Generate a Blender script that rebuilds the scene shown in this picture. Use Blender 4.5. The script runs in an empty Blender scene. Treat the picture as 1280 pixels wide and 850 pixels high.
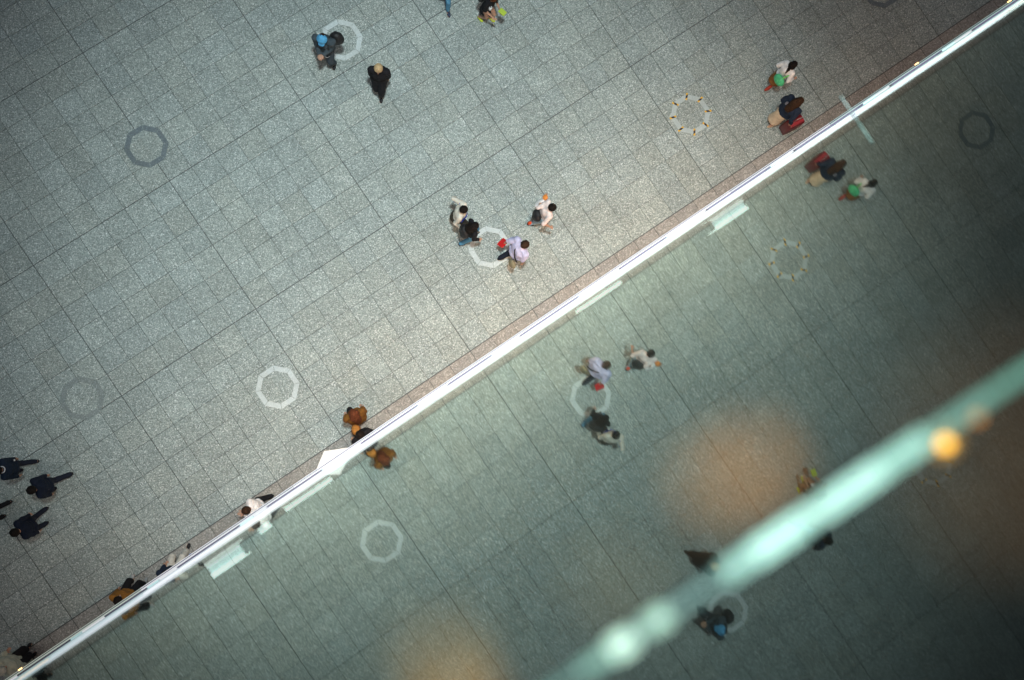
import bpy, bmesh, math, random
from mathutils import Vector, Matrix, Quaternion, noise
random.seed(7)
sc = bpy.context.scene
COL = sc.collection

# ------------------------------------------------------------------ camera
F = 1300.0                       # focal length in photo pixels (photo is 1280 wide)
TH = math.radians(7.1)           # tilt along the glass wall
H = 24.6                         # camera height above the plaza floor
CAM_Y = 0.02                     # lens held almost against the glass
C0 = Vector((0, CAM_Y, H))
FW = Vector((math.sin(TH), 0, -math.cos(TH)))
TT = Vector((math.cos(TH), 0, math.sin(TH)))
PP = Vector((0, -1, 0))
CA, SA = 0.8286, 0.5599
R_ = TT * CA + PP * SA
U_ = TT * SA - PP * CA
cam_d = bpy.data.cameras.new('camera')
cam = bpy.data.objects.new('camera', cam_d); COL.objects.link(cam)
m = Matrix.Identity(4)
for i in range(3):
    m[i][0] = R_[i]; m[i][1] = U_[i]; m[i][2] = -FW[i]; m[i][3] = C0[i]
cam.matrix_world = m
cam_d.sensor_width = 36; cam_d.lens = F * 36 / 1280
cam_d.clip_start = 0.01; cam_d.clip_end = 500
cam_d.dof.use_dof = True; cam_d.dof.focus_distance = H / math.cos(TH)
cam_d.dof.aperture_fstop = (cam_d.lens / 1000) / 0.012
sc.camera = cam
EK = 2.07                        # lamps are set for an exposure of -1.05

def at(px, py, z=0.0):
    """photo pixel -> world point at height z"""
    u, v = px - 640, py - 425
    t = u * CA - v * SA; p = u * SA + v * CA
    d = FW + TT * (t / F) + PP * (p / F)
    return C0 + d * ((z - H) / d.z)
def tx(t, z):
    d = FW + TT * (t / F)
    return (C0 + d * ((z - H) / d.z)).x
def ang(du, dv):
    """photo direction -> world heading angle"""
    t = du * CA - dv * SA; p = du * SA + dv * CA
    return math.atan2(-p, t)

# ------------------------------------------------------------------ world and light
w = bpy.data.worlds.new('World'); sc.world = w; w.use_nodes = True
nt = w.node_tree; bg = nt.nodes['Background']
sky = nt.nodes.new('ShaderNodeTexSky'); sky.sky_type = 'NISHITA'; sky.sun_disc = False
sky.sun_elevation = math.radians(66); sky.sun_rotation = math.radians(200)
nt.links.new(sky.outputs[0], bg.inputs[0]); bg.inputs[1].default_value = 0.05
sd = bpy.data.lights.new('sun', 'SUN'); sd.energy = 0.5; sd.angle = math.radians(25); sd.color = (1, .98, .86)
so = bpy.data.objects.new('sun', sd); COL.objects.link(so)
so.rotation_euler = Vector((0.25, -0.45, -1)).to_track_quat('-Z', 'Y').to_euler()
# added overhead spot; its falloff stands in for lens vignetting on the floor
fl = bpy.data.lights.new('added_vignette_spot', 'SPOT'); fl.energy = 70000; fl.color = (.84, .985, .985)
fl.spot_size = math.radians(43); fl.spot_blend = 1.0; fl.shadow_soft_size = .9
flo = bpy.data.objects.new('added_vignette_spot', fl); COL.objects.link(flo)
flo.location = (2.4, 2.4, 33); flo.rotation_euler = Vector((.0, .0, -1)).to_track_quat('-Z', 'Y').to_euler()
sc.view_settings.view_transform = 'Standard'; sc.view_settings.look = 'None'
sc.view_settings.exposure = -1.05; sc.view_settings.gamma = 1

# ------------------------------------------------------------------ helpers
def put(name, me, m=None, parent=None, loc=None):
    o = bpy.data.objects.new(name, me); COL.objects.link(o)
    if m is not None and me is not None:
        me.materials.clear()
        for k in (m if isinstance(m, (list, tuple)) else [m]): me.materials.append(k)
    if parent: o.parent = parent
    if loc is not None: o.location = loc
    return o
def bm_obj(name, bm, m, parent=None, loc=None, smooth=False):
    me = bpy.data.meshes.new(name); bm.to_mesh(me); bm.free()
    if smooth:
        for f in me.polygons: f.use_smooth = True
    return put(name, me, m, parent, loc)
def empty(name, loc=(0, 0, 0), rz=0):
    o = bpy.data.objects.new(name, None); COL.objects.link(o); o.empty_display_size = .3
    o.location = loc; o.rotation_euler = (0, 0, rz); return o
def tag(o, label=None, cat=None, group=None, kind=None):
    if label: o['label'] = label
    if cat: o['category'] = cat
    if group: o['group'] = group
    if kind: o['kind'] = kind
    return o
def add_box(bm, a, b, bev=0.0):
    r = bmesh.ops.create_cube(bm, size=1)
    vs = r['verts']
    for v in vs:
        for i in range(3):
            v.co[i] = (a[i] + b[i]) / 2 + v.co[i] * (b[i] - a[i])
    if bev:
        es = list({e for v in vs for e in v.link_edges})
        bmesh.ops.bevel(bm, geom=es, offset=bev, segments=2, affect='EDGES', profile=.5)
def box_obj(name, a, b, m, parent=None, bev=0.0):
    bm = bmesh.new(); add_box(bm, a, b, bev); return bm_obj(name, bm, m, parent)

def mat(name, col, rough=.7, metal=0, emit=None, es=0, noise_scale=0, noise_amt=0, bump=0, bump_scale=60, spec=None):
    M = bpy.data.materials.new(name); M.use_nodes = True
    n = M.node_tree; b = n.nodes['Principled BSDF']
    b.inputs['Base Color'].default_value = (*col, 1); b.inputs['Roughness'].default_value = rough
    b.inputs['Metallic'].default_value = metal
    if spec is not None: b.inputs['Specular IOR Level'].default_value = spec
    if emit: b.inputs['Emission Color'].default_value = (*emit, 1); b.inputs['Emission Strength'].default_value = es * EK
    if noise_amt or bump:
        tc = n.nodes.new('ShaderNodeTexCoord')
    if noise_amt:
        nz = n.nodes.new('ShaderNodeTexNoise'); nz.inputs['Scale'].default_value = noise_scale; nz.inputs['Detail'].default_value = 6
        n.links.new(tc.outputs['Object'], nz.inputs['Vector'])
        mr = n.nodes.new('ShaderNodeMapRange'); mr.inputs['To Min'].default_value = 1 - noise_amt; mr.inputs['To Max'].default_value = 1 + noise_amt
        mr.inputs['From Min'].default_value = .25; mr.inputs['From Max'].default_value = .75
        n.links.new(nz.outputs['Fac'], mr.inputs['Value'])
        mx = n.nodes.new('ShaderNodeMix'); mx.data_type = 'RGBA'; mx.blend_type = 'MULTIPLY'; mx.inputs[0].default_value = 1
        mx.inputs[6].default_value = (*col, 1); n.links.new(mr.outputs[0], mx.inputs[7])
        n.links.new(mx.outputs[2], b.inputs['Base Color'])
    if bump:
        nb = n.nodes.new('ShaderNodeTexNoise'); nb.inputs['Scale'].default_value = bump_scale; nb.inputs['Detail'].default_value = 4
        n.links.new(tc.outputs['Object'], nb.inputs['Vector'])
        bp = n.nodes.new('ShaderNodeBump'); bp.inputs['Strength'].default_value = bump; bp.inputs['Distance'].default_value = .02
        n.links.new(nb.outputs['Fac'], bp.inputs['Height']); n.links.new(bp.outputs[0], b.inputs['Normal'])
    return M
def cloth(name, col, rough=.85): return mat(name, col, rough, noise_scale=9, noise_amt=.22, bump=.6, bump_scale=14, spec=.25)

def granite(name, base, dark, light, cell=.6, tone=.1, chips=.5):
    """speckled granite: flecks of light and dark crystals, each slab its own tone"""
    M = bpy.data.materials.new(name); M.use_nodes = True; n = M.node_tree; L = n.links; N = n.nodes.new
    b = n.nodes['Principled BSDF']; b.inputs['Roughness'].default_value = .62; b.inputs['Specular IOR Level'].default_value = .3
    g = N('ShaderNodeNewGeometry')
    def vor(scale):
        v = N('ShaderNodeTexVoronoi'); v.inputs['Scale'].default_value = scale; v.inputs['Randomness'].default_value = 1
        L.new(g.outputs['Position'], v.inputs['Vector']); s = N('ShaderNodeSeparateColor'); L.new(v.outputs['Color'], s.inputs[0]); return s.outputs[0]
    def mix(f, a, c):
        m_ = N('ShaderNodeMix'); m_.data_type = 'RGBA'
        if isinstance(f, float): m_.inputs[0].default_value = f
        else: L.new(f, m_.inputs[0])
        for k, s in ((6, a), (7, c)):
            if isinstance(s, tuple): m_.inputs[k].default_value = (*s, 1)
            else: L.new(s, m_.inputs[k])
        return m_.outputs[2]
    def rng(v, a, c, lo, hi):
        m_ = N('ShaderNodeMapRange'); L.new(v, m_.inputs[0])
        for k, s in zip((1, 2, 3, 4), (a, c, lo, hi)): m_.inputs[k].default_value = s
        return m_.outputs[0]
    a = vor(38.0); c = vor(62.0); d = vor(100.0)
    col = mix(rng(a, .0, 1., 0., 1.), dark, light)
    col2 = mix(rng(c, .0, 1., 0., 1.), dark, light)
    col = mix(.68, col, col2)
    col = mix(rng(d, .0, 1., .4, .0), col, base)
    col = mix(rng(c, .90, .93, 0., chips), col, tuple(min(.95, x * 1.75) for x in light))
    col = mix(rng(d, .12, .15, chips, 0.), col, tuple(x * .45 for x in dark))
    # slab tone
    sx = N('ShaderNodeVectorMath'); sx.operation = 'SUBTRACT'; sx.inputs[1].default_value = (2.09, .36, -5)
    L.new(g.outputs['Position'], sx.inputs[0])
    dv = N('ShaderNodeVectorMath'); dv.operation = 'DIVIDE'; dv.inputs[1].default_value = (cell, .6, 100); L.new(sx.outputs[0], dv.inputs[0])
    fl_ = N('ShaderNodeVectorMath'); fl_.operation = 'FLOOR'; L.new(dv.outputs[0], fl_.inputs[0])
    wn = N('ShaderNodeTexWhiteNoise'); L.new(fl_.outputs[0], wn.inputs['Vector'])
    nz = N('ShaderNodeTexNoise'); nz.inputs['Scale'].default_value = 1.1; nz.inputs['Detail'].default_value = 7; nz.inputs['Roughness'].default_value = .65
    L.new(g.outputs['Position'], nz.inputs['Vector'])
    ad = N('ShaderNodeMath'); ad.operation = 'MULTIPLY'
    L.new(rng(wn.outputs['Value'], 0, 1, 1 - tone, 1 + tone), ad.inputs[0]); L.new(rng(nz.outputs['Fac'], .3, .7, .9, 1.09), ad.inputs[1])
    vm = N('ShaderNodeMix'); vm.data_type = 'RGBA'; vm.blend_type = 'MULTIPLY'; vm.inputs[0].default_value = 1
    L.new(col, vm.inputs[6]); L.new(ad.outputs[0], vm.inputs[7])
    # slabs drift slightly between cool and warm stone
    sc2 = N('ShaderNodeSeparateColor'); L.new(wn.outputs['Color'], sc2.inputs[0])
    tint = mix(sc2.outputs[1], (.985, 1.0, 1.01), (1.015, 1.0, .975))
    v2 = N('ShaderNodeMix'); v2.data_type = 'RGBA'; v2.blend_type = 'MULTIPLY'; v2.inputs[0].default_value = 1
    L.new(vm.outputs[2], v2.inputs[6]); L.new(tint, v2.inputs[7])
    L.new(v2.outputs[2], b.inputs['Base Color'])
    return M

M_floor = granite('grey_granite', (.305, .35, .34), (.115, .14, .135), (.53, .60, .58), tone=.07, chips=.55)
M_border = granite('pink_granite', (.315, .30, .28), (.15, .14, .13), (.52, .49, .455), tone=.05)
M_joint = mat('dark_joint_mortar', (.10, .105, .11), .95)
M_lightstone = granite('pale_inlay_stone', (.55, .61, .62), (.50, .56, .57), (.61, .67, .68), tone=.04, chips=.25)
M_darkstone = granite('slate_inlay_stone', (.15, .19, .21), (.11, .14, .16), (.21, .25, .27), tone=.04, chips=.2)
M_faint = granite('worn_grey_inlay_stone', (.235, .275, .27), (.17, .2, .2), (.31, .35, .35), tone=.04, chips=.3)
M_film = granite('film_covered_stone', (.45, .52, .53), (.40, .46, .47), (.5, .57, .58), tone=.04, chips=.1)

# ------------------------------------------------------------------ ground and pavement
g = box_obj('ground', (-60, -40, -.4), (70, 70, -.021), M_joint); tag(g, kind='structure')
X0, Y0, S = 2.09, .36, .6
pave = empty('pavement'); tag(pave, kind='structure')
def slab_mesh(name, sx, sy):
    bm = bmesh.new(); add_box(bm, (-sx / 2, -sy / 2, -.02), (sx / 2, sy / 2, 0), 0)
    es = [e for e in bm.edges if all(v.co.z > -.001 for v in e.verts)]
    bmesh.ops.bevel(bm, geom=es, offset=.002, segments=1, affect='EDGES')
    me = bpy.data.meshes.new(name); bm.to_mesh(me); bm.free(); return me
def visible(x, y):
    d = Vector((x, y, 0)) - C0; D = d.dot(FW); t = F * d.dot(TT) / D; p = F * d.dot(PP) / D
    u = t * CA + p * SA + 640; v = -t * SA + p * CA + 425
    return -20 < u < 1300 and -20 < v < 870
cells = []
for i in range(-32, 34):
    for j in range(0, 32):
        # joints: ordinary 9 mm, every sixth one a 24 mm movement joint
        gl = .008 if i % 6 == 0 else .004; gr = .008 if (i + 1) % 6 == 0 else .004
        gb = .008 if j % 6 == 0 else .004; gt = .008 if (j + 1) % 6 == 0 else .004
        a = (X0 + i * S + gl, Y0 + j * S + gb); b = (X0 + (i + 1) * S - gr, Y0 + (j + 1) * S - gt)
        cells.append(((a[0] + b[0]) / 2, (a[1] + b[1]) / 2, b[0] - a[0], b[1] - a[1]))
nad = Vector((C0.x, C0.y))
cells.sort(key=lambda c: (not visible(c[0], c[1]), (Vector((c[0], c[1])) - nad).length))
cache = {}
for (cx, cy, sx, sy) in cells[:234]:
    k = (round(sx, 4), round(sy, 4))
    if k not in cache: cache[k] = slab_mesh('floor_slab', *k); cache[k].materials.append(M_floor)
    o = bpy.data.objects.new('floor_slab', cache[k]); COL.objects.link(o); o.parent = pave
    o.location = (cx, cy, random.uniform(-.0012, .0012)); o.rotation_euler = (0, 0, random.uniform(-.001, .001))
vs, fs = [], []
for (cx, cy, sx, sy) in cells[234:]:
    z = random.uniform(-.0012, .0012); n0 = len(vs); r = .002
    for (ix, iz) in ((0, -.02), (0, -r), (r, 0)):
        for (ax, ay) in ((-1, -1), (1, -1), (1, 1), (-1, 1)):
            vs.append((cx + ax * (sx / 2 - ix), cy + ay * (sy / 2 - ix), z + iz))
    for L_ in (0, 4):
        for k in range(4): fs.append((n0 + L_ + k, n0 + L_ + (k + 1) % 4, n0 + L_ + 4 + (k + 1) % 4, n0 + L_ + 4 + k))
    fs.append((n0 + 8, n0 + 9, n0 + 10, n0 + 11))
me = bpy.data.meshes.new('floor_slabs'); me.from_pydata(vs, [], fs)
tag(put('floor_slabs', me, M_floor, pave), kind='stuff')
# pink border course along the foot of the glass wall, each slab a part of its own
brd = [(X0 + (k + .5) * S, ) for k in range(-32, 34)]
bme = slab_mesh('border_slab', S - .011, .36 - .018); bme.materials.append(M_border)
for (bx,) in sorted(brd, key=lambda c: abs(c[0] - 2))[:66]:
    o = bpy.data.objects.new('border_slab', bme); COL.objects.link(o); o.parent = pave
    o.location = (bx, .18 - .004, random.uniform(-.001, .001))

# ------------------------------------------------------------------ octagonal rings inlaid in the floor
def ring(px, py, m, label, taped=False, world=None):
    P = world or at(px, py)
    t = empty('octagonal_ring', (P[0], P[1], 0)); tag(t, label, 'floor ring', 'octagonal rings of stone set in the paving')
    R1, R0 = .515, .39
    bm = bmesh.new(); hi = [bm.verts.new((.388 * math.cos(math.radians(22.5 + 45 * k)), .388 * math.sin(math.radians(22.5 + 45 * k)), .005)) for k in range(8)]
    lo = [bm.verts.new((v.co.x, v.co.y, .0015)) for v in hi]; bm.faces.new(hi); bm.faces.new(lo[::-1])
    for k in range(8): bm.faces.new((lo[k], lo[(k + 1) % 8], hi[(k + 1) % 8], hi[k]))
    bm_obj('centre_plate', bm, M_floor, t)
    for k in range(8):
        a0 = math.radians(22.5 + 45 * k); a1 = a0 + math.radians(45); bm = bmesh.new()
        q = []
        g_ = .006
        c0 = Vector((math.cos(a0), math.sin(a0))); c1 = Vector((math.cos(a1), math.sin(a1))); e = (c1 - c0).normalized()
        pts = [c0 * R0 + e * g_, c0 * R1 + e * g_, c1 * R1 - e * g_, c1 * R0 - e * g_]
        lo = [bm.verts.new((p.x, p.y, .001)) for p in pts]; hi = [bm.verts.new((p.x, p.y, .010)) for p in pts]
        bm.faces.new(hi); bm.faces.new(lo[::-1])
        for j in range(4): bm.faces.new((lo[j], lo[(j + 1) % 4], hi[(j + 1) % 4], hi[j]))
        bmesh.ops.recalc_face_normals(bm, faces=bm.faces)
        bm_obj('ring_segment', bm, m, t)
        if taped:
            # a short strip of hazard tape over each corner, turned at its own angle
            c = c0 * ((R0 + R1) / 2)
            bm = bmesh.new(); add_box(bm, (-.085, -.024, 0), (.085, .024, .003))
            o = bm_obj('hazard_tape', bm, M_tape, t); o.location = (c.x, c.y, .012)
            o.rotation_euler = (0, 0, a0 + random.uniform(-.5, .5))
    return t
M_tape = bpy.data.materials.new('yellow_black_tape'); M_tape.use_nodes = True
n = M_tape.node_tree; tc = n.nodes.new('ShaderNodeTexCoord'); wv = n.nodes.new('ShaderNodeTexWave'); wv.bands_direction = 'DIAGONAL'
wv.inputs['Scale'].default_value = 3.2; cr = n.nodes.new('ShaderNodeValToRGB'); cr.color_ramp.interpolation = 'CONSTANT'
cr.color_ramp.elements[0].color = (.03, .02, .03, 1); cr.color_ramp.elements[1].color = (.85, .5, .03, 1); cr.color_ramp.elements[1].position = .38
n.links.new(tc.outputs['Object'], wv.inputs['Vector']); n.links.new(wv.outputs['Fac'], cr.inputs[0]); n.links.new(cr.outputs[0], n.nodes['Principled BSDF'].inputs['Base Color'])

ring(347, 484, M_lightstone, 'pale stone octagon ring on open floor with nobody near it')
ring(612, 309, M_lightstone, 'pale stone octagon ring between the four people walking mid floor')
ring(427, 50, M_lightstone, 'pale stone octagon ring beside the man in the blue cap')
ring(183, 183, M_darkstone, 'slate grey octagon ring upper left, the clearest dark one')
ring(103, 498, M_faint, 'worn grey octagon ring above the men in navy suits')
ring(863, 143, M_film, 'grey octagon ring with yellow and black tape at its corners', taped=True)
ring(1101, -14, M_darkstone, 'dark octagon ring cut off by the top edge near the glass wall')
ring(692, -120, M_film, 'taped octagon ring seen only in the glass beside the orange light', taped=True)

# ------------------------------------------------------------------ the glass wall
M_glass = bpy.data.materials.new('coated_glass'); M_glass.use_nodes = True
n = M_glass.node_tree; n.nodes.remove(n.nodes['Principled BSDF']); out = n.nodes['Material Output']
fr = n.nodes.new('ShaderNodeFresnel'); fr.inputs[0].default_value = 2.6
tr = n.nodes.new('ShaderNodeBsdfTransparent'); tr.inputs[0].default_value = (.80, .93, .90, 1)
gs = n.nodes.new('ShaderNodeBsdfAnisotropic'); gs.inputs['Color'].default_value = (.81, .955, .905, 1); gs.inputs['Roughness'].default_value = .021
mx = n.nodes.new('ShaderNodeMixShader'); n.links.new(fr.outputs[0], mx.inputs[0]); n.links.new(tr.outputs[0], mx.inputs[1]); n.links.new(gs.outputs[0], mx.inputs[2])
n.links.new(mx.outputs[0], out.inputs[0])
M_gback = bpy.data.materials.new('glass_inner_face'); M_gback.use_nodes = True
n = M_gback.node_tree; n.nodes.remove(n.nodes['Principled BSDF']); tr = n.nodes.new('ShaderNodeBsdfTransparent'); tr.inputs[0].default_value = (.97, .99, .98, 1)
n.links.new(tr.outputs[0], n.nodes['Material Output'].inputs[0])
M_white = mat('white_cladding', (.78, .78, .80), .5)
M_mull = mat('dark_purple_seal', (.05, .04, .09), .5)
M_teal = mat('pale_teal_glass_block', (.45, .62, .62), .3, emit=(.5, .75, .78), es=.4)
M_purp = mat('purple_grey_recess', (.09, .065, .13), .6)
def glow(name, c, s): return mat(name, (.25, .25, .25), .6, emit=c, es=s)
fac = empty('glass_facade', (0, 0, 0))
tag(fac, 'tall mirror like glass wall standing on a white lit ledge along the floor edge', 'glass wall')
ZT = H - 2.95; ZS = H - 4.0                              # floor level of the gallery behind the glass
for k in range(-4, 5):
    bm = bmesh.new(); add_box(bm, (-1.5 + 3 * k + .004, -.012, ZT + .002), (1.5 + 3 * k - .004, 0, ZS + 6.2))
    o = bm_obj('glass_pane', bm, [M_glass, M_gback], fac)
    for f in o.data.polygons: f.material_index = 0 if f.normal.y > .9 else 1
def pr(p, D): return CAM_Y - p * D / F    # y that shows p pixels beyond the nadir line, D metres below
XA, XB = -13.5, 19.5
box_obj('lower_cladding', (XA, -.3, -.02), (XB, -.012, H - 8.3), M_white, fac)
def rail(name, D, p0, p1, segs, h=.05):
    for (a, b, mt) in segs:
        box_obj(name, (tx(a, H - D), pr(p1, D), H - D - h), (tx(b, H - D), pr(p0, D), H - D), mt, fac)
ends = (-1400, 1400)
# outer white strip, solid dark strip, inner white strip, purple recess with lit blocks, thick lit ledge
G_out = [glow('outer_strip_%s' % c, col, s) for c, col, s in (('dim', (.75, .85, .72), .38), ('mid', (.92, .9, .95), .6), ('bright', (1, .95, 1), .85), ('teal', (.6, .85, .8), .4))]
rail('light_strip', 16, -3.0, -2.1, [(-1400, -560, G_out[0]), (-559, -330, G_out[1]), (-329, 330, G_out[2]), (331, 480, G_out[1]), (481, 1400, G_out[3])])
rail('dark_strip', 15, -2.1, -1.2, [(-1400, 1400, M_mull)])
rail('light_strip', 13, -1.2, .65, [(-1400, -560, G_out[0]), (-559, -330, G_out[1]), (-329, 330, G_out[2]), (331, 480, G_out[1]), (481, 1400, G_out[3])])
sg = []; t = -860.0; rnd = random.Random(3)
while t < 900:
    L1 = rnd.uniform(40, 95); L2 = rnd.uniform(14, 26); L3 = rnd.uniform(6, 10)
    sg += [(t, t + L1, M_purp), (t + L1 + .3, t + L1 + L3, M_mull), (t + L1 + L3 + .3, t + L1 + L2 + L3, M_teal)]
    t += L1 + L2 + L3 + rnd.uniform(18, 40)
rail('recess_panel', 8.2, .6, 4.2, sg)
rail('recess_liner', 8.3, .6, 4.4, [(-1400, 1400, G_out[1])])
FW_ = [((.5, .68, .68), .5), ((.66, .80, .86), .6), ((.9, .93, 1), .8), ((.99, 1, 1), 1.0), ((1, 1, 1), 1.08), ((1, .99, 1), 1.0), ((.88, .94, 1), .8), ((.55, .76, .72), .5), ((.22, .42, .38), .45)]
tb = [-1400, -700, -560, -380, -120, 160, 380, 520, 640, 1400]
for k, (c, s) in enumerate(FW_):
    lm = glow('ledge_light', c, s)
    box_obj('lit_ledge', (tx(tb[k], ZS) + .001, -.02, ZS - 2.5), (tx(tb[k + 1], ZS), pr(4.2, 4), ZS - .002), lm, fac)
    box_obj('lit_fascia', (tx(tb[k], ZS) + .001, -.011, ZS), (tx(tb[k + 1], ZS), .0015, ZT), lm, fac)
# warm pin lights clipped on the outer strip
M_warm = glow('warm_pin_light', (1, .55, .2), 4)
for tt_ in (-742, 612, 752):
    box_obj('pin_light', (tx(tt_, H - 15.9), pr(-2.4, 15.9), H - 15.95), (tx(tt_, H - 15.9) + .035, pr(-3.9, 15.9), H - 15.88), M_warm, fac)
for tt_ in (-716, 604):
    box_obj('pin_light', (tx(tt_, ZS), pr(6, 4), ZS - .001), (tx(tt_, ZS) + .035, .003, ZS + .9), glow('warm_ledge_light', (1, .7, .45), 1.3), fac)
# steel fixing pin that sticks out of the glass, doubled by its reflection
bm = bmesh.new(); bmesh.ops.create_cone(bm, segments=12, radius1=.0017, radius2=.0017, depth=.057, cap_ends=True)
bmesh.ops.rotate(bm, verts=bm.verts, matrix=Matrix.Rotation(math.pi / 2, 3, 'X'))
zp = H - 1.96; bmesh.ops.translate(bm, verts=bm.verts, vec=(tx(511, zp), .0285, zp))
bm_obj('fixing_pin', bm, mat('pale_steel', (.20, .25, .24), .6, .2), fac, smooth=True)
bm = bmesh.new(); bmesh.ops.create_cone(bm, segments=16, radius1=.011, radius2=.011, depth=.006, cap_ends=True)
bmesh.ops.rotate(bm, verts=bm.verts, matrix=Matrix.Rotation(math.pi / 2, 3, 'X'))
bmesh.ops.translate(bm, verts=bm.verts, vec=(tx(511, H - 3.2), .004, H - 3.2))
bm_obj('fixing_disc', bm, M_mull, fac)

# ------------------------------------------------------------------ gallery behind the glass
M_carpet = mat('brown_grey_carpet', (.085, .085, .07), .95, noise_scale=3, noise_amt=.25)
M_room = mat('dark_green_wall_paint', (.05, .07, .065), .8)
gal = empty('gallery_room'); tag(gal, kind='structure')
box_obj('gallery_floor', (XA, -7, ZS - .25), (XB, -.0215, ZS - .004), M_carpet, gal)
box_obj('gallery_ceiling', (XA, -7, ZS + 6.2), (XB, -.014, ZS + 6.4), M_room, gal)
box_obj('gallery_back_wall', (XA, -7.2, 0), (XB, -7.003, ZS + 6.4), M_room, gal)
box_obj('gallery_end_wall', (XA - .2, -7.2, 0), (XA - .003, -.014, ZS + 6.4), M_room, gal)
box_obj('gallery_end_wall', (XB + .003, -7.2, 0), (XB + .2, -.014, ZS + 6.4), M_room, gal)
def downlight(t, p, rad, e, col=(1, .5, .2)):
    x = tx(t, ZS); y = pr(p, 4.0)
    l = bpy.data.lights.new('gallery_downlight', 'SPOT'); l.energy = e * EK; l.color = col
    l.spot_size = 2 * math.atan(rad / 5.95); l.spot_blend = 1.0; l.shadow_soft_size = .08
    o = bpy.data.objects.new('gallery_downlight', l); COL.objects.link(o); o.location = (x, y, ZS + 5.95)
downlight(112, 296, .30, 2600, (1, .36, .07)); downlight(165, 306, .30, 3900, (1, .36, .07)); downlight(-298, 280, .27, 2800, (1, .47, .08)); downlight(-318, 345, .30, 3200, (1, .42, .08)); downlight(440, 480, .7, 900, (1, .45, .2)); downlight(-60, 330, .3, 800, (1, .6, .25))
# light fittings lying on the gallery floor just behind the glass
def fitting(t0, t1, p0, p1, dark, label):
    D = 3.86; z = H - D
    r = empty('floor_light', (tx(t0, z), 0, ZS)); tag(r, label, 'light fitting', 'white light fittings on the gallery floor behind the glass')
    x1 = tx(t1, z) - tx(t0, z); h = ZS - z
    k = 3 if p1 - p0 > 9 else 1
    ys = [pr(p0 + (p1 - p0) * i / k, D) for i in range(k + 1)]
    es_ = 1.15 * 30 / (p0 + p1) * 9; tubeM = glow('fitting_light', (.90, .95, .93), es_ * .8); trayM = mat('fitting_tray', (.5, .6, .62), .5, emit=(.6, .8, .8), es=es_ * .55)
    for i in range(k):
        bm = bmesh.new(); add_box(bm, (0, ys[i + 1] + .0, .004), (x1, ys[i], -h - (.012 if i % 2 else 0)), 0)
        bm_obj('diffuser', bm, trayM if i % 2 else tubeM, r)
    if dark:
        a = (-.075, -.004) if dark < 0 else (x1 + .004, x1 + .075)
        bm = bmesh.new(); add_box(bm, (a[0], ys[-1] + .006, .004), (a[1], ys[0] - .006, -h - .01), .004); bm_obj('end_cap', bm, mat('teal_end_cap', (.05, .13, .16), .4), r)
fitting(292, 337, 13, 31, -1, 'white double tube fitting with dark end right of centre behind the glass')
fitting(-476, -428, 16, 37, 1, 'white double tube fitting with dark end lower left behind the glass')
fitting(94, 154, 11.5, 19, 0, 'thin white fitting nearest the picture centre behind the glass')
fitting(-354, -288, 12, 20, 0, 'thin white fitting by the white stand behind the glass')
fitting(-396, -386, 17, 25, 0, 'tiny square white fitting by the man in the white shirt')
# glowing teal rail close behind the glass: a row of tubes of different brightness
rail_o = empty('glowing_handrail', (0, 0, H - .36)); tag(rail_o, 'blurred teal glowing handrail running behind the glass at lower right', 'handrail')
Dr = .36; yr = CAM_Y - 386 * .3628 / F; rail_o.rotation_euler = (0, 0, -.036)
M_rail = mat('rail_metal', (.12, .17, .17), .3, .8)
def tube(name, t0, t1, rad, m, parent, dz=0, dy=0):
    a, b = tx(t0, H - Dr), tx(t1, H - Dr); bm = bmesh.new()
    bmesh.ops.create_cone(bm, segments=20, radius1=rad, radius2=rad, depth=b - a, cap_ends=True)
    bmesh.ops.rotate(bm, verts=bm.verts, matrix=Matrix.Rotation(math.pi / 2, 3, 'Y'))
    bmesh.ops.translate(bm, verts=bm.verts, vec=((a + b) / 2, yr + dy, dz)); return bm_obj(name, bm, m, parent, smooth=True)
tube('rail_core', -1400, 1700, .0010, M_rail, rail_o, dz=-.006)
for (a, b, c, s, rr) in ((-600, -150, (.5, .8, .76), .9, .0020), (-149, -104, (.6, .95, .85), 1.5, .0024), (-103, -72, (.85, 1, .88), 3.2, .0028), (-71, -48, (.5, .8, .78), 1.2, .0022), (-47, -20, (.78, 1, .86), 2.2, .0026), (-19, 66, (.5, .75, .76), 1.15, .0022),
                      (67, 110, (.62, .92, .85), 2.0, .0026), (111, 185, (.72, 1, .93), 3.1, .0030), (186, 212, (.7, .97, .9), 2.4, .0027), (213, 300, (.72, 1, .93), 2.8, .0030), (301, 370, (.62, .95, .86), 2.1, .0028), (371, 460, (.48, .84, .74), 1.6, .0026), (461, 540, (.4, .78, .66), 1.5, .0024), (541, 1700, (.35, .65, .56), 1.0, .0022)):
    tube('light_tube', a, b, rr * (.95 if s < 2 else 1.25), glow('teal_tube', (c[0] * .92, c[1], c[2] * .96), s * (.58 if s < 2 else .78)), rail_o)
# warm lamp beside the rail
lamp = empty('warm_lamp', (tx(376, H - .46), pr(411, .48), H - .46)); tag(lamp, 'small blurred amber lamp glowing behind the glass beside the teal rail', 'lamp')
bm = bmesh.new(); bmesh.ops.create_uvsphere(bm, u_segments=16, v_segments=10, radius=.0036)
bm_obj('bulb_or_halo', bm, glow('amber_bulb', (1, .42, .04), 5), lamp, smooth=True)
bm = bmesh.new(); bmesh.ops.create_cone(bm, segments=20, radius1=.004, radius2=.010, depth=.008, cap_ends=False)
bmesh.ops.translate(bm, verts=bm.verts, vec=(.003, 0, -.010))
bm_obj('lamp_shade', bm, glow('amber_shade', (1, .5, .15), .35), lamp, smooth=True)

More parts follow.
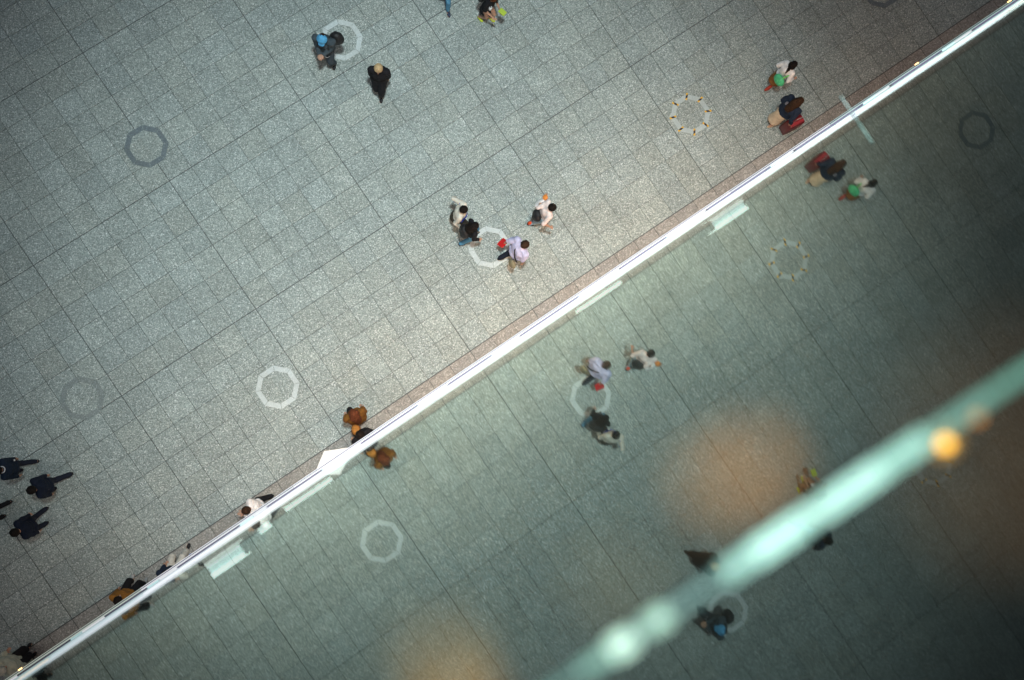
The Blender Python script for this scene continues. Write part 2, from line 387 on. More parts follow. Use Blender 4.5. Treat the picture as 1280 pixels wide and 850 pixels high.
bm = bmesh.new(); ell_ = bmesh.ops.create_uvsphere(bm, u_segments=12, v_segments=8, radius=.003)
bmesh.ops.translate(bm, verts=bm.verts, vec=(.018, .002, .004))
bm_obj('bulb_or_halo', bm, glow('orange_bulb_or_halo', (1, .34, .06), 1.2), lamp, smooth=True)
for dz_, dy_, dx_, r_, e_ in ((.17, .045, .004, .004, .35), (.10, .024, .010, .003, .5), (-.12, -.03, .0, .0035, 1.2)):  # extra glowing spheres added at other depths to soften the lamp's halo
    bm = bmesh.new(); bmesh.ops.create_uvsphere(bm, u_segments=12, v_segments=8, radius=r_)
    bmesh.ops.translate(bm, verts=bm.verts, vec=(dx_, dy_, dz_)); bm_obj('bulb_or_halo', bm, glow('orange_bulb_or_halo', (1, .38, .05), e_ * 2), lamp, smooth=True)
# warm shop lights under the ledge, washing the floor along the wall
for k in range(-3, 6):
    l = bpy.data.lights.new('shop_light', 'AREA'); l.shape = 'RECTANGLE'; l.size = 3.1; l.size_y = .1; l.energy = (12, 26, 70, 105, 105, 95, 62, 22, 8)[k + 3]; l.color = (1, .62, .38)
    o = bpy.data.objects.new('shop_light', l); COL.objects.link(o); o.location = (1 + 3.2 * k, .05, 3.3)
    o.rotation_euler = (math.radians(20), 0, 0)

# ------------------------------------------------------------------ people
def ell(bm, c, r, rot=None, seg=12):
    res = bmesh.ops.create_uvsphere(bm, u_segments=seg, v_segments=max(6, seg * 2 // 3), radius=1)
    M_ = Matrix.Translation(c) @ (rot.to_matrix().to_4x4() if rot else Matrix.Identity(4)) @ Matrix.Diagonal((*r, 1))
    bmesh.ops.transform(bm, matrix=M_, verts=res['verts'])
def limb(bm, a, b, ra, rb, seg=10):
    a, b = Vector(a), Vector(b); d = b - a
    q = d.to_track_quat('Z', 'Y')
    res = bmesh.ops.create_cone(bm, segments=seg, radius1=ra, radius2=rb, depth=d.length, cap_ends=True)
    bmesh.ops.transform(bm, matrix=Matrix.Translation((a + b) / 2) @ q.to_matrix().to_4x4(), verts=res['verts'])
    ell(bm, a, (ra,) * 3, seg=seg); ell(bm, b, (rb,) * 3, seg=seg)
def loft(bm, rings, seg=20):
    """closed tube through elliptical rings (centre, rx, ry)"""
    R = []
    for (c, rx, ry) in rings:
        R.append([bm.verts.new((c[0] + rx * math.cos(2 * math.pi * k / seg), c[1] + ry * math.sin(2 * math.pi * k / seg), c[2])) for k in range(seg)])
    for i in range(len(R) - 1):
        for k in range(seg): bm.faces.new((R[i][k], R[i][(k + 1) % seg], R[i + 1][(k + 1) % seg], R[i + 1][k]))
    bm.faces.new(R[0][::-1]); bm.faces.new(R[-1])
def fuse(name, bm, m, parent, voxel=.013, wrinkle=0.0, wscale=9, deci=1.0, smooth=3):
    bmesh.ops.recalc_face_normals(bm, faces=bm.faces)
    me = bpy.data.meshes.new('tmp'); bm.to_mesh(me); bm.free()
    o = bpy.data.objects.new('tmp', me); COL.objects.link(o)
    r = o.modifiers.new('r', 'REMESH'); r.mode = 'VOXEL'; r.voxel_size = voxel
    s = o.modifiers.new('s', 'SMOOTH'); s.iterations = smooth; s.factor = .5
    if deci < 1: d = o.modifiers.new('d', 'DECIMATE'); d.ratio = deci
    dg = bpy.context.evaluated_depsgraph_get(); me2 = bpy.data.meshes.new_from_object(o.evaluated_get(dg))
    bpy.data.objects.remove(o); bpy.data.meshes.remove(me)
    me2.name = name
    if wrinkle:
        sd_ = Vector((random.uniform(0, 50),) * 3)
        nr = [v.normal.copy() for v in me2.vertices]
        for v, n_ in zip(me2.vertices, nr):
            v.co += n_ * wrinkle * (noise.noise(v.co * wscale + sd_) + .5 * noise.noise(v.co * wscale * 2.3 + sd_))
    for f in me2.polygons: f.use_smooth = True
    return put(name, me2, m, parent)
def ik(a, b, l1, l2, pole):
    a, b = Vector(a), Vector(b); d = b - a; D = min(d.length, (l1 + l2) * .999); d.normalize(); b = a + d * D
    x = (l1 * l1 - l2 * l2 + D * D) / (2 * D); h = math.sqrt(max(0, l1 * l1 - x * x))
    pl = Vector(pole); pl = (pl - d * pl.dot(d)).normalized()
    return a + d * x + pl * h, b

SK = [mat('skin_warm', (.46, .27, .19), .55, spec=.3), mat('skin_tan', (.40, .21, .13), .55, spec=.3)]
M_eye = mat('eye_dark', (.02, .015, .01), .2); M_lip = mat('lips', (.35, .1, .08), .5)
CLO = {}
def C_(key, col=None, rough=.85):
    if key not in CLO: CLO[key] = cloth(key, col, rough)
    return CLO[key]

def person(head_px, heading, label, s=1.0, skin=0, hair='short', hair_m=None, top_m=None, leg_m=None, shoe_m=None,
           fl=(-.10, .10, 0), fr=(.10, -.10, 0), hl=None, hr=None, lean=.04, head_yaw=0, head_pitch=.15, sleeve='long',
           coat=0, skirt=None, bulk=1.0, wide=1.0, pose_world=None, pole=(.35, -.6, -.6)):
    """local frame: +y forward, +x the person's right. Positions in metres for a 1.70 m figure, scaled by s"""
    zh = 1.60 * s
    hx, hy = math.sin(0), 0
    P = at(head_px[0], head_px[1], zh) if pose_world is None else Vector(pose_world)
    hd = ang(*heading)
    # +x local is right when +y is forward
    root = empty('person', (0, 0, 0), hd - math.pi / 2)
    tag(root, label, 'person'); root.scale = (s * .95, s * .95, s)
    # lean moves the head forward of the hips; shift root back
    fwd = Vector((math.cos(hd), math.sin(hd), 0))
    hoff = math.sin(lean) * .70 + .02
    root.location = Vector((P.x, P.y, 0)) - fwd * hoff * s
    fl, fr = Vector(fl), Vector(fr)
    sep = max(abs(fl.y), abs(fr.y))
    hipz = .91 - .35 * max(0, sep - .12) ** 1.2 - .01
    hip = Vector((0, 0, hipz)); q = Quaternion((1, 0, 0), -lean)
    def T(v): return hip + q @ Vector(v)
    sh = {-1: T((-.175 * wide, 0, .50)), 1: T((.175 * wide, 0, .50))}
    neck = T((0, .0, .545)); headc = T((0, .02, .70)) + Vector((0, 0, 0))
    hq = Quaternion((0, 0, 1), head_yaw) @ Quaternion((1, 0, 0), -lean - head_pitch)
    if hl is None: hl = (-.25, .12, -.08)
    if hr is None: hr = (.25, -.10, -.08)
    # hands are given relative to the hip centre
    hands = {-1: hip + Vector(hl), 1: hip + Vector(hr)}
    arms = {}
    for sd_ in (-1, 1):
        e, h_ = ik(sh[sd_], hands[sd_], .29, .26, (sd_ * pole[0], pole[1], pole[2])); arms[sd_] = (sh[sd_], e, h_)
    legs = {}
    for sd_, f_ in ((-1, fl), (1, fr)):
        hp = hip + Vector((sd_ * .09, 0, -.02)); ank = Vector((f_.x, f_.y, .09 + f_.z))
        k, a_ = ik(hp, ank, .44, .42, (0, 1, 0)); legs[sd_] = (hp, k, a_, f_)
    # ---- body: one continuous surface
    bm = bmesh.new()
    ell(bm, hip + Vector((0, 0, .0)), (.16, .105, .12)); ell(bm, T((0, 0, .16)), (.135, .095, .14)); ell(bm, T((0, 0, .35)), (.165, .11, .17))
    for sd_ in (-1, 1):
        a, e, h_ = arms[sd_]
        limb(bm, T((0, 0, .46)), a, .07, .055); limb(bm, a, e, .048, .038); limb(bm, e, h_, .038, .026)
        hp, k, an, f_ = legs[sd_]
        limb(bm, hp, k, .085, .055); limb(bm, k, an, .052, .036)
        limb(bm, an - Vector((0, 0, .04)), an + Vector((0, .13, -.06)), .04, .03)
        # hand: palm, four bent fingers of different length, thumb from the side
        d = (h_ - e).normalized(); side = Vector((0, 0, 1)).cross(d)
        if side.length < .2: side = Vector((1, 0, 0)).cross(d)
        side.normalize(); nrm = d.cross(side).normalized()
        inw = Vector((-sd_, .3, 0)); 
        if nrm.dot(inw) < 0: nrm = -nrm
        w_ = d.cross(nrm).normalized()
        if w_.y < 0: w_ = -w_
        ell(bm, h_ + d * .045, (.03, .03, .03)); limb(bm, h_ + d * .02 + w_ * .012, h_ + d * .075 + w_ * .022, .02, .016); limb(bm, h_ + d * .02 - w_ * .012, h_ + d * .072 - w_ * .022, .02, .016)
        for i, L_ in enumerate((.068, .078, .072, .056)):
            b0 = h_ + d * .085 + w_ * (.030 - .020 * i); b1 = b0 + d * L_ * .5 + nrm * .01; b2 = b1 + d * L_ * .35 + nrm * L_ * .4
            limb(bm, b0, b1, .0098, .009, 7); limb(bm, b1, b2, .009, .0085, 7)
        tb0 = h_ + d * .03 + w_ * .03; tb1 = tb0 + d * .035 + w_ * .03; tb2 = tb1 + d * .03 + w_ * .004 + nrm * .01
        limb(bm, tb0, tb1, .013, .011, 7); limb(bm, tb1, tb2, .011, .009, 7)
    limb(bm, T((0, -.01, .48)), headc - Vector((0, 0, .05)), .058, .052)
    def Hd(v): return headc + hq @ Vector(v)
    ell(bm, Hd((0, 0, .02)), (.076, .093, .10), hq, 16); ell(bm, Hd((0, .03, -.05)), (.058, .062, .07), hq)
    limb(bm, Hd((0, .092, .0)), Hd((0, .108, -.03)), .011, .014, 8)       # nose
    for sd_ in (-1, 1): ell(bm, Hd((sd_ * .078, -.005, -.015)), (.012, .02, .03), hq, 8)
    fuse('body', bm, SK[skin], root, .0082, deci=.35, smooth=2)
    for sd_ in (-1, 1):
        bm = bmesh.new(); ell(bm, Hd((sd_ * .032, .088, .005)), (.012, .009, .008), hq, 8); bm_obj('eye', bm, M_eye, root)
    bm = bmesh.new(); ell(bm, Hd((0, .088, -.062)), (.024, .01, .006), hq, 8); bm_obj('mouth', bm, M_lip, root)
    # ---- trousers or skirt
    B = bulk
    if leg_m is not None:
        bm = bmesh.new(); ell(bm, hip, (.178 * wide, .125, .12))
        for sd_ in (-1, 1):
            hp, k, an, f_ = legs[sd_]
            limb(bm, hp, k, .10 * B, .072 * B); limb(bm, k, an + (k - an) * (.06), .07 * B, .056 * B)
        fuse('trousers', bm, leg_m, root, .014, .009)
    if skirt is not None:
        bm = bmesh.new(); zb = skirt[1]
        loft(bm, [(T((0, 0, .10)), .15, .11), (hip, .19, .15), (Vector((0, -.02, (hipz + zb) / 2)), .22 * skirt[2], .20 * skirt[2]), (Vector((0, -.03, zb)), .25 * skirt[2], .24 * skirt[2])])
        fuse('skirt', bm, skirt[0], root, .015, .014, 7)
    # ---- shoes
    for sd_ in (-1, 1):
        hp, k, an, f_ = legs[sd_]; bm = bmesh.new()
        pitch = 0 if f_.z < .02 else -min(.9, f_.z * 6)
        fq = Quaternion((1, 0, 0), pitch) @ Quaternion((0, 0, 1), -.12 * sd_)
        ell(bm, an + fq @ Vector((0, .01, -.035)), (.042, .06, .05), fq); ell(bm, an + fq @ Vector((0, .09, -.05)), (.046, .085, .036), fq)
        fuse('shoe', bm, shoe_m or C_('black_leather', (.015, .015, .018), .5), root, .011)
    # ---- top
    bm = bmesh.new()
    ell(bm, T((0, 0, .03)), (.178 * B * wide, .135 * B, .12)); ell(bm, T((0, -.0, .18)), (.165 * B * wide, .13 * B, .16)); ell(bm, T((0, -.005, .34)), (.19 * B * wide, .145 * B, .18))
    for sd_ in (-1, 1):
        a, e, h_ = arms[sd_]
        limb(bm, T((0, 0, .46)), a, .088, .075 * B); limb(bm, a, e, .07 * B, .056 * B)
        if sleeve == 'long': limb(bm, e, e + (h_ - e) * .93, .056 * B, .046 * B)
    limb(bm, T((0, -.01, .46)), T((0, -.01, .53)), .085, .066)
    if coat:
        zb = hipz - coat
        loft(bm, [(T((0, 0, .16)), .15, .12), (T((0, -.01, .0)), .20 * wide * max(1, bulk * .95), .16), (Vector((0, -.02, hipz - coat * .5)), .22 * wide, .19), (Vector((0, -.03, zb)), .225 * wide, .20)])
    fuse('top', bm, top_m, root, .0145, .019, 8)
    if coat or top_m.get('collar'):
        bm = bmesh.new()
        for k in range(12):
            a0 = 2 * math.pi * k / 12; a1 = 2 * math.pi * (k + 1) / 12
            limb(bm, T((.072 * math.cos(a0), .07 * math.sin(a0), .555)), T((.072 * math.cos(a1), .07 * math.sin(a1), .555)), .016, .016, 6)
        fuse('collar', bm, top_m if coat else C_('white_shirt', (.75, .76, .78)), root, .011)
    # ---- hair
    if hair:
        bm = bmesh.new()
        ell(bm, Hd((0, -.016, .038)), (.101, .112, .102), hq, 16)
        if hair in ('long', 'pony'):
            if hair == 'long':
                for k in range(7): ell(bm, Hd((random.uniform(-.10, .10), random.uniform(-.15, -.03), random.uniform(-.14, .05))), (.05, .06, .09), hq)
            ell(bm, Hd((0, -.07, .0)), (.11, .09, .13), hq); ell(bm, Hd((-.06, -.02, -.05)), (.06, .07, .10), hq); ell(bm, Hd((.06, -.02, -.05)), (.06, .07, .10), hq)
            e1 = Hd((0, -.09, -.06)); e2 = T((.02, -.15, .40)) if hair == 'long' else Hd((.05, -.22, -.02))
            limb(bm, e1, e2, .125 if hair == 'long' else .065, .10 if hair == 'long' else .045)
            if hair == 'pony': limb(bm, e2, Hd((.09, -.30, -.12)), .05, .02)
        o = fuse('hair', bm, hair_m, root, .0105, .010, 26)
    return dict(root=root, T=T, Hd=Hd, hq=hq, hip=hip, arms=arms, legs=legs, headc=headc, q=q)

def bag(P, c, r, m, name='backpack', strap=True, rot=None):
    bm = bmesh.new(); ell(bm, c, r, rot); ell(bm, Vector(c) + Vector((0, -.01, -r[2] * .35)), (r[0] * .95, r[1] * .95, r[2] * .7), rot)
    o = fuse(name, bm, m, P['root'], .013, .010, 12)
    if name == 'backpack' and strap:
        for sd_ in (-1, 1):
            bm = bmesh.new(); pts = [P['T']((sd_ * .10, -.15, .40)), P['T']((sd_ * .115, -.07, .53)), P['T']((sd_ * .12, .06, .52)), P['T']((sd_ * .13, .155, .38)), P['T']((sd_ * .15, .10, .2))]
            for a, b in zip(pts, pts[1:]): limb(bm, a, b, .017, .017, 6)
            fuse('strap', bm, m, P['root'], .011)
    return o
def path_part(P, name, pts, r, m):
    bm = bmesh.new()
    for a, b in zip(pts, pts[1:]): limb(bm, a, b, r, r, 6)
    return fuse(name, bm, m, P['root'], max(.006, r * .6))
def free_thing(P, name, label, cat, local=(0, 0, 0)):
    """a thing held by a person: its own top-level empty in the person's frame"""
    r = P['root']; bpy.context.view_layer.update(); M_ = r.matrix_basis @ Matrix.Translation(local)
    o = empty(name); o.matrix_basis = M_; tag(o, label, cat); return o

K = lambda k, c, r=.85: C_(k, c, r)
h_black = mat('black_hair', (.010, .007, .006), .7, spec=.15, noise_scale=40, noise_amt=.5, bump=.6, bump_scale=60)
h_brown = mat('dark_brown_hair', (.035, .018, .010), .7, spec=.15, noise_scale=40, noise_amt=.5, bump=.6, bump_scale=60)
h_blond = mat('sandy_blond_hair', (.55, .38, .2), .6, noise_scale=40, noise_amt=.3, bump=.6, bump_scale=60)
h_red = mat('auburn_hair', (.09, .028, .012), .7, spec=.15, noise_scale=40, noise_amt=.4, bump=.6, bump_scale=60)
navy = K('navy_wool', (.012, .022, .045)); black = K('black_wool', (.011, .011, .014)); jeans = K('blue_denim', (.09, .26, .42)); ljeans = K('pale_denim', (.33, .47, .56))
dnavy = K('dark_navy_trousers', (.012, .016, .03)); cream = K('cream_knit', (.68, .64, .56)); lav = K('lavender_shirt', (.52, .52, .74)); pink = K('pale_pink_blouse', (.78, .68, .66))
white = K('white_cotton', (.78, .78, .80)); olive = K('dark_olive_cloth', (.05, .045, .035)); sgrey = K('slate_grey_jacket', (.06, .08, .095)); ochre = K('golden_brown_coat', (.17, .075, .014))
tan_ = K('beige_cloth', (.7, .56, .40)); wshoe = mat('white_shoe', (.75, .74, .7), .5); redshoe = mat('red_shoe', (.4, .03, .02), .4)
M_blk = mat('black_bag', (.012, .012, .014), .6, bump=.4, bump_scale=40)

# man in blue cap
P = person((403, 48), (-.25, 1), 'man in blue cap and dark jacket with black backpack, looking down at his hands', hair='short', hair_m=h_brown,
           top_m=sgrey, leg_m=K('slate_trousers', (.05, .065, .08)), fl=(-.16, .06, 0), fr=(.14, -.12, 0), hl=(-.04, .30, .26), hr=(.05, .30, .25), head_pitch=.6, lean=.10, bulk=1.18, wide=1.12, s=1.05)
bm = bmesh.new(); ell(bm, P['Hd']((0, -.005, .062)), (.125, .112, .088), P['hq'], 16); ell(bm, P['Hd']((0, .11, .045)), (.085, .075, .014), P['hq'])
fuse('cap', bm, mat('light_blue_cap', (.08, .35, .62), .7, noise_scale=12, noise_amt=.3), P['root'], .01)
bag(P, P['T']((-.24, -.17, .28)), (.17, .13, .23), M_blk)
path_part(P, 'phone_cord', [P['hip'] + Vector((-.02, .33, .27)), P['hip'] + Vector((-.12, .30, .12)), P['hip'] + Vector((-.13, .18, -.1))], .007, white)
# blond man
P = person((473, 86), (-.1, 1), 'blond man in a long black coat with hands behind his back', hair_m=h_blond, top_m=black, leg_m=black, coat=.16, lean=.06, wide=1.0, bulk=1.2,
       fl=(-.04, .20, 0), fr=(.05, -.08, .02), hl=(-.22, -.04, -.12), hr=(.22, -.06, -.12), head_pitch=.15, s=1.03)
# two people cut off by the top edge
P = person((556, -34), (.15, 1), 'person in long navy coat and blue jeans stepping in from the top edge', hair_m=h_black, top_m=navy, leg_m=jeans, coat=.32,
       fl=(-.10, .34, 0), fr=(.08, -.30, .04), shoe_m=mat('dark_blue_shoe', (.02, .03, .07), .5), lean=.05, s=1.02)
path_part(P, 'sock', [P['legs'][-1][2] + Vector((0, 0, .0)), P['legs'][-1][2] + Vector((0, -.01, .05))], .058, K('cream_sock', (.6, .58, .42)))
P = person((617, -2), (.8, .7), 'person in black top and shorts with yellow green shoes and auburn hair', hair_m=h_red, top_m=black, leg_m=None, skirt=(black, .55, .72), sleeve='short',
       fl=(-.10, .10, 0), fr=(.10, -.14, .02), hl=(-.10, .34, .12), hr=(.16, .30, .06), lean=.16, head_pitch=.3, s=.92, shoe_m=mat('lime_shoe', (.5, .65, .03), .5))
bag(P, P['T']((.0, -.24, .30)), (.17, .11, .21), M_blk)
bm = bmesh.new(); ell(bm, P['T']((.12, .12, .36)), (.06, .05, .09)); fuse('shirt_patch', bm, white, P['root'], .012)
bm = bmesh.new(); add_box(bm, (-.07, -.10, -.02), (.07, .10, .02), .008); o = bm_obj('tmp', bm, mat('lime_folder', (.45, .6, .05), .5), None)
r = free_thing(P, 'lime_pouch', 'lime green pouch held by the person in black at the top edge', 'pouch', P['hip'] + Vector((-.09, .44, .16))); o.parent = r; o.name = 'pouch_body'

# middle group
P = person((580, 262), (1, .25), 'woman in cream knit top with blue strap, arm stretched out behind her', hair_m=h_black, top_m=cream, leg_m=olive, skirt=(olive, .50, .78), shoe_m=wshoe,
           fl=(-.10, -.17, .03), fr=(.08, .10, 0), hl=(-.33, -.20, .22), hr=(.30, .12, .02), lean=.10, head_yaw=.7, head_pitch=.2, bulk=1.1, s=.97)
path_part(P, 'bag_strap', [P['T']((-.16, -.10, .52)), P['T']((-.12, .10, .50)), P['T']((.05, .165, .36)), P['T']((.20, .10, .12))], .018, mat('royal_blue_strap', (.02, .06, .5), .5))
bag(P, P['hip'] + Vector((-.30, -.16, .12)), (.05, .05, .10), mat('royal_blue_bag', (.02, .06, .45), .5), 'blue_pouch')
P = person((594, 282), (1, -.3), 'person with round black backpack, black hair and blue jeans beside the pale octagon', hair='long', hair_m=h_black, top_m=black, leg_m=jeans, fl=(-.09, .08, 0), fr=(.12, -.26, .04), lean=.08, s=.95,
       hl=(-.20, .14, -.05), hr=(.24, .14, .0), shoe_m=mat('dark_sneaker', (.02, .03, .07), .5))
bag(P, P['T']((0, -.20, .32)), (.20, .13, .22), M_blk)
P = person((691, 259), (1, -.12), 'woman in pale pink blouse and light jeans holding up something orange', hair='short', hair_m=h_black, top_m=pink, leg_m=ljeans, sleeve='short',
       fl=(-.08, .12, 0), fr=(.08, -.27, .05), hl=(-.30, .0, .38), hr=(.36, .12, .10), lean=.16, s=.98, shoe_m=M_blk, coat=0)
path_part(P, 'red_sock', [P['legs'][1][2] + Vector((0, 0, .02)), P['legs'][1][2] + Vector((0, .02, .08))], .063, mat('red_sock', (.75, .08, .02), .7))
bag(P, P['T']((.03, -.16, .02)), (.17, .12, .17), M_blk, 'waist_bag')
path_part(P, 'cardigan_tied', [P['T']((-.24, -.10, .42)), P['T']((-.24, -.16, .25)), P['T']((-.18, -.20, .16))], .06, white)
r = free_thing(P, 'orange_fruit', 'small round orange thing held up by the woman in pale pink', 'fruit', P['hip'] + Vector((-.31, .03, .47)))
bm = bmesh.new(); ell(bm, (0, 0, 0), (.075, .07, .06)); ell(bm, (.0, .0, .055), (.02, .02, .015)); o = fuse('fruit_body', bm, mat('orange_peel', (.75, .26, .05), .5, bump=.3), r, .008)
P = person((657, 305), (.85, -.45), 'man in lavender shirt and navy trousers with crossbody bag', hair_m=h_brown, top_m=lav, leg_m=dnavy, fl=(-.12, -.30, .05), fr=(.06, .12, 0), wide=1.15, bulk=1.15,
       hl=(-.32, -.10, .02), hr=(.30, .02, -.04), lean=.2, s=1.02, sleeve='short', shoe_m=M_blk)
path_part(P, 'bag_strap', [P['T']((-.10, .02, .56)), P['T']((-.02, -.16, .42)), P['T']((.12, -.18, .25)), P['T']((.22, -.12, .06))], .02, M_blk)
bag(P, P['T']((.20, -.20, -.02)), (.13, .07, .13), K('khaki_print_bag', (.22, .2, .13)), 'crossbody_bag')
r = free_thing(P, 'red_folder', 'red folder hanging from the left hand of the man in lavender', 'folder', P['hip'] + Vector((-.36, -.14, -.12)))
bm = bmesh.new(); add_box(bm, (-.012, -.12, -.10), (.012, .10, .10), .004); o = bm_obj('cover', bm, mat('red_plastic', (.65, .02, .02), .4), r); o.rotation_euler = (0, .9, .3)

# girl with green bag, woman with red suitcase
P = person((993, 80), (.85, -.5), 'girl in white blouse and patterned skirt carrying a green bag', hair='pony', hair_m=h_black, top_m=white, leg_m=None, skirt=(K('red_gold_print', (.22, .1, .03)), .42, .8), s=.86,
       fl=(-.10, .05, 0), fr=(.08, -.26, .05), hl=(-.25, .05, .02), hr=(.30, .18, .14), lean=.15, shoe_m=redshoe, bulk=1.08)
path_part(P, 'leggings', [P['legs'][1][1], P['legs'][1][2]], .06, mat('red_legging', (.4, .04, .02), .7))
path_part(P, 'leggings', [P['legs'][-1][1], P['legs'][-1][2]], .06, mat('brown_legging', (.3, .12, .03), .7))
r = free_thing(P, 'green_bag', 'bright green shoulder bag behind the girl in white blouse', 'bag', P['hip'] + Vector((.12, -.20, .12)))
bm = bmesh.new(); ell(bm, (0, 0, 0), (.20, .12, .20)); gm = mat('green_bag_cloth', (.08, .55, .25), .6, noise_scale=8, noise_amt=.3, bump=.4)
fuse('bag_body', bm, gm, r, .013, .012, 9)
bm = bmesh.new(); limb(bm, (.02, 0, .15), (.08, .26, .38), .022, .018); fuse('bag_strap', bm, mat('lime_strap', (.2, .65, .15), .6), r, .01)
P = person((1000, 126), (.9, -.45), 'woman in navy jacket and beige skirt with long brown hair pulling a suitcase', hair='long', hair_m=h_brown, top_m=navy, leg_m=None, skirt=(tan_, .24, .74), s=.97,
       fl=(-.09, .12, 0), fr=(.09, -.18, .02), hl=(-.22, .10, .0), hr=(.34, -.02, .04), lean=.16, shoe_m=tan_, bulk=1.22, wide=1.12, head_pitch=.3)
bag(P, P['T']((-.12, -.13, .42)), (.04, .03, .10), K('grey_scarf', (.2, .2, .24)), 'scarf')
r = free_thing(P, 'red_suitcase', 'dark red wheeled suitcase pulled by the woman in navy', 'suitcase', Vector((.34, .28, 0)))
rm = mat('burgundy_shell', (.12, .008, .012), .35, noise_scale=6, noise_amt=.15)
bm = bmesh.new(); add_box(bm, (-.13, -.22, .05), (.13, .22, .66), .03); bm_obj('shell', bm, rm, r, smooth=True)
bm = bmesh.new(); add_box(bm, (-.06, -.205, .655), (.09, .205, .685), .012); bm_obj('top_panel', bm, mat('bright_red_panel', (.30, .015, .03), .4), r)
for yy in (-.13, .0, .13):
    bm = bmesh.new(); add_box(bm, (.125, yy - .01, .08), (.138, yy + .01, .62), .003); bm_obj('rib', bm, rm, r)
bm = bmesh.new(); limb(bm, (0, -.1, .66), (0, -.1, .93), .009, .009, 8); limb(bm, (0, .1, .66), (0, .1, .93), .009, .009, 8); limb(bm, (0, -.1, .93), (0, .1, .93), .013, .013, 8); fuse('handle', bm, mat('silver_handle', (.5, .5, .5), .3, .8), r, .007)
for a in (-1, 1):
    for b in (-1, 1):
        bm = bmesh.new(); bmesh.ops.create_cone(bm, segments=14, radius1=.028, radius2=.028, depth=.022, cap_ends=True); bmesh.ops.rotate(bm, verts=bm.verts, matrix=Matrix.Rotation(math.pi / 2, 3, 'Y'))
        o = bm_obj('wheel', bm, M_blk, r); o.location = (a * .10, b * .17, .028)

# men in dark suits, lower left
suit = K('navy_suit', (.007, .016, .034)); suit2 = K('midnight_suit', (.006, .011, .026)); suit['collar'] = 1
P = person((-4, 588), (-1, .15), 'man in navy suit cut off by the left edge, uppermost of the suited men', hair_m=h_black, top_m=suit, leg_m=dnavy, fl=(-.07, .15, 0), fr=(.08, -.24, .04), lean=.1,
       hl=(-.20, -.06, -.10), hr=(.21, -.02, -.10), wide=1.0)
bm = bmesh.new(); add_box(bm, (-.02, -.006, -.03), (.02, .006, .03), .002); o = bm_obj('cuff_patch', bm, white, P['root']); o.location = P['T']((.17, -.13, .20))
person((38, 613), (-.95, .45), 'man in plain navy suit walking between two other suited men', hair_m=h_black, top_m=suit2, leg_m=dnavy, fl=(-.07, .15, 0), fr=(.08, -.34, .06), lean=.14,
       hl=(-.22, .04, -.08), hr=(.23, -.04, -.08), wide=1.05, bulk=1.05)
P = person((18, 666), (-.8, .55), 'man in midnight blue suit with legs apart, lowest of the suited men', hair_m=h_black, top_m=suit2, leg_m=dnavy, fl=(-.05, -.02, .0), fr=(.24, -.20, 0), lean=.16, s=1.0,
       hl=(-.20, -.02, -.06), hr=(.24, -.08, -.06), head_yaw=-.4)
path_part(P, 'cuff', [P['arms'][-1][2] - Vector((0, 0, .01)), P['arms'][-1][2] + Vector((0, 0, .02))], .05, white)
person((-44, 652), (-1, .5), 'man in black suit with only his legs inside the left edge', hair_m=h_black, top_m=black, leg_m=black, fl=(-.14, -.10, 0), fr=(.09, -.38, .06), lean=.1, hl=(-.26, .1, 0))

# people beside the lit ledge
P = person((441, 516), (-.5, -1), 'woman in golden brown coat with long auburn brown hair near the ledge', hair='long', hair_m=h_red, top_m=ochre, leg_m=black, coat=.35, bulk=1.2, wide=1.1, fl=(-.08, .12, 0), fr=(.1, -.12, 0), lean=.1, s=.97,
       hl=(-.22, .12, -.02), hr=(.22, .12, -.02))
bag(P, P['hip'] + Vector((-.14, -.30, .05)), (.12, .14, .16), K('tan_leather_bag', (.38, .17, .04)), 'shoulder_bag')
P = person((450, 543), (-.6, -.7), 'person in black coat half hidden by the white lit ledge beside the golden coat', hair_m=h_black, top_m=black, leg_m=black, coat=.3, fl=(-.1, .22, 0), fr=(.1, -.15, 0), lean=.1, bulk=1.15, hl=(-.24, .10, -.04))
P = person((307, 638), (-1, .15), 'person in white shirt against the ledge, hands raised to face', hair_m=h_brown, top_m=white, leg_m=black, lean=.25, hl=(-.12, .30, .34), hr=(-.02, .32, .36), fl=(-.08, .1, 0), fr=(.14, -.22, .03), s=.98, bulk=1.1)
P = person((206, 719), (.2, -1), 'person mostly behind the ledge with white trousers and black shoe showing', hair_m=h_black, top_m=navy, leg_m=K('off_white_trousers', (.72, .7, .64)), fl=(-.22, .10, 0), fr=(.08, .42, .0), lean=.05, bulk=1.15,
       hl=(-.2, .1, 0), hr=(.30, .25, -.05))
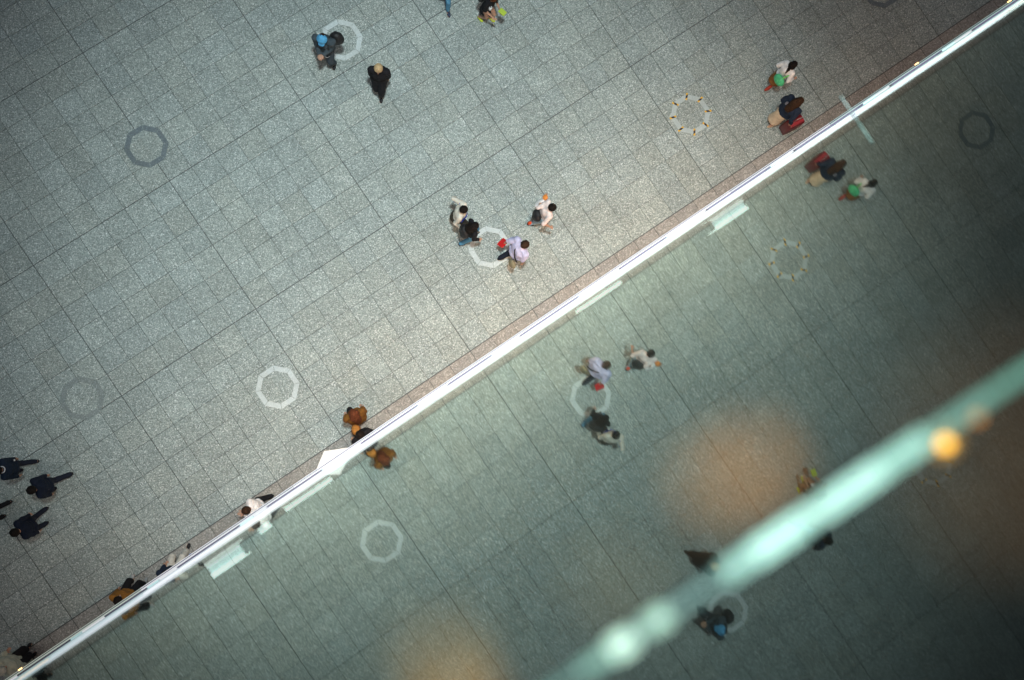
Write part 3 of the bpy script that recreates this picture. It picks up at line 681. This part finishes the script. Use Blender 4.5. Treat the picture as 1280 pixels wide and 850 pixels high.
bag(P, P['hip'] + Vector((.32, .42, -.12)), (.06, .05, .07), mat('bright_blue_pouch', (.02, .16, .75), .5), 'blue_pouch')
P = person((148, 750), (.2, -1), 'person in ochre jacket and black hair with white toed shoes beside the ledge', hair='short', hair_m=h_black, top_m=K('ochre_jacket', (.24, .11, .022)), leg_m=black, fl=(-.14, .16, 0), fr=(.16, .14, 0),
       hl=(-.24, .05, -.05), hr=(.26, .06, -.05), shoe_m=K('white_black_shoe', (.4, .4, .4)), lean=-.02, bulk=1.15, wide=1.1, s=.97)
P = person((3, 838), (.6, -.8), 'person in pale green and white patterned clothes in the bottom left corner', hair_m=K('pale_hood', (.4, .42, .38)), hair='short', top_m=K('pale_print_cloth', (.45, .5, .42)), leg_m=black, coat=.55, bulk=1.3, wide=1.25,
       hl=(-.3, .1, 0), hr=(.3, .1, 0), fl=(-.1, .1, 0), fr=(.1, .0, 0))

# white folding stand with a slanted top next to the ledge
A = at(405, 564, 1.0); Bp = at(438, 559, 1.0); Cp = at(393, 592, 1.0)
st = empty('white_stand', (A.x, A.y, 0)); tag(st, 'white display stand with angular top tucked against the lit ledge', 'stand')
def loc(p): return Vector((p.x - A.x, p.y - A.y, p.z))
E = at(447, 563, 1.0); Gp = at(402, 604, 1.0)
poly = [loc(A), loc(Bp), loc(E), loc(Gp), loc(Cp)]
wm = mat('glossy_white_panel', (.82, .82, .83), .5)
bm = bmesh.new(); top = [bm.verts.new(p) for p in poly]; bot = [bm.verts.new(p - Vector((0, 0, .03))) for p in poly]
bm.faces.new(top); bm.faces.new(bot[::-1])
for i in range(5): bm.faces.new((top[i], bot[i], bot[(i + 1) % 5], top[(i + 1) % 5]))
bmesh.ops.recalc_face_normals(bm, faces=bm.faces)
bm_obj('top_panel', bm, wm, st)
cen = sum(poly, Vector()) / 5
for p in poly:
    q_ = cen + (p - cen) * .8
    bm = bmesh.new(); limb(bm, (q_.x, q_.y, .01), (q_.x, q_.y, .97), .018, .018, 8); bm_obj('leg', bm, wm, st, smooth=True)
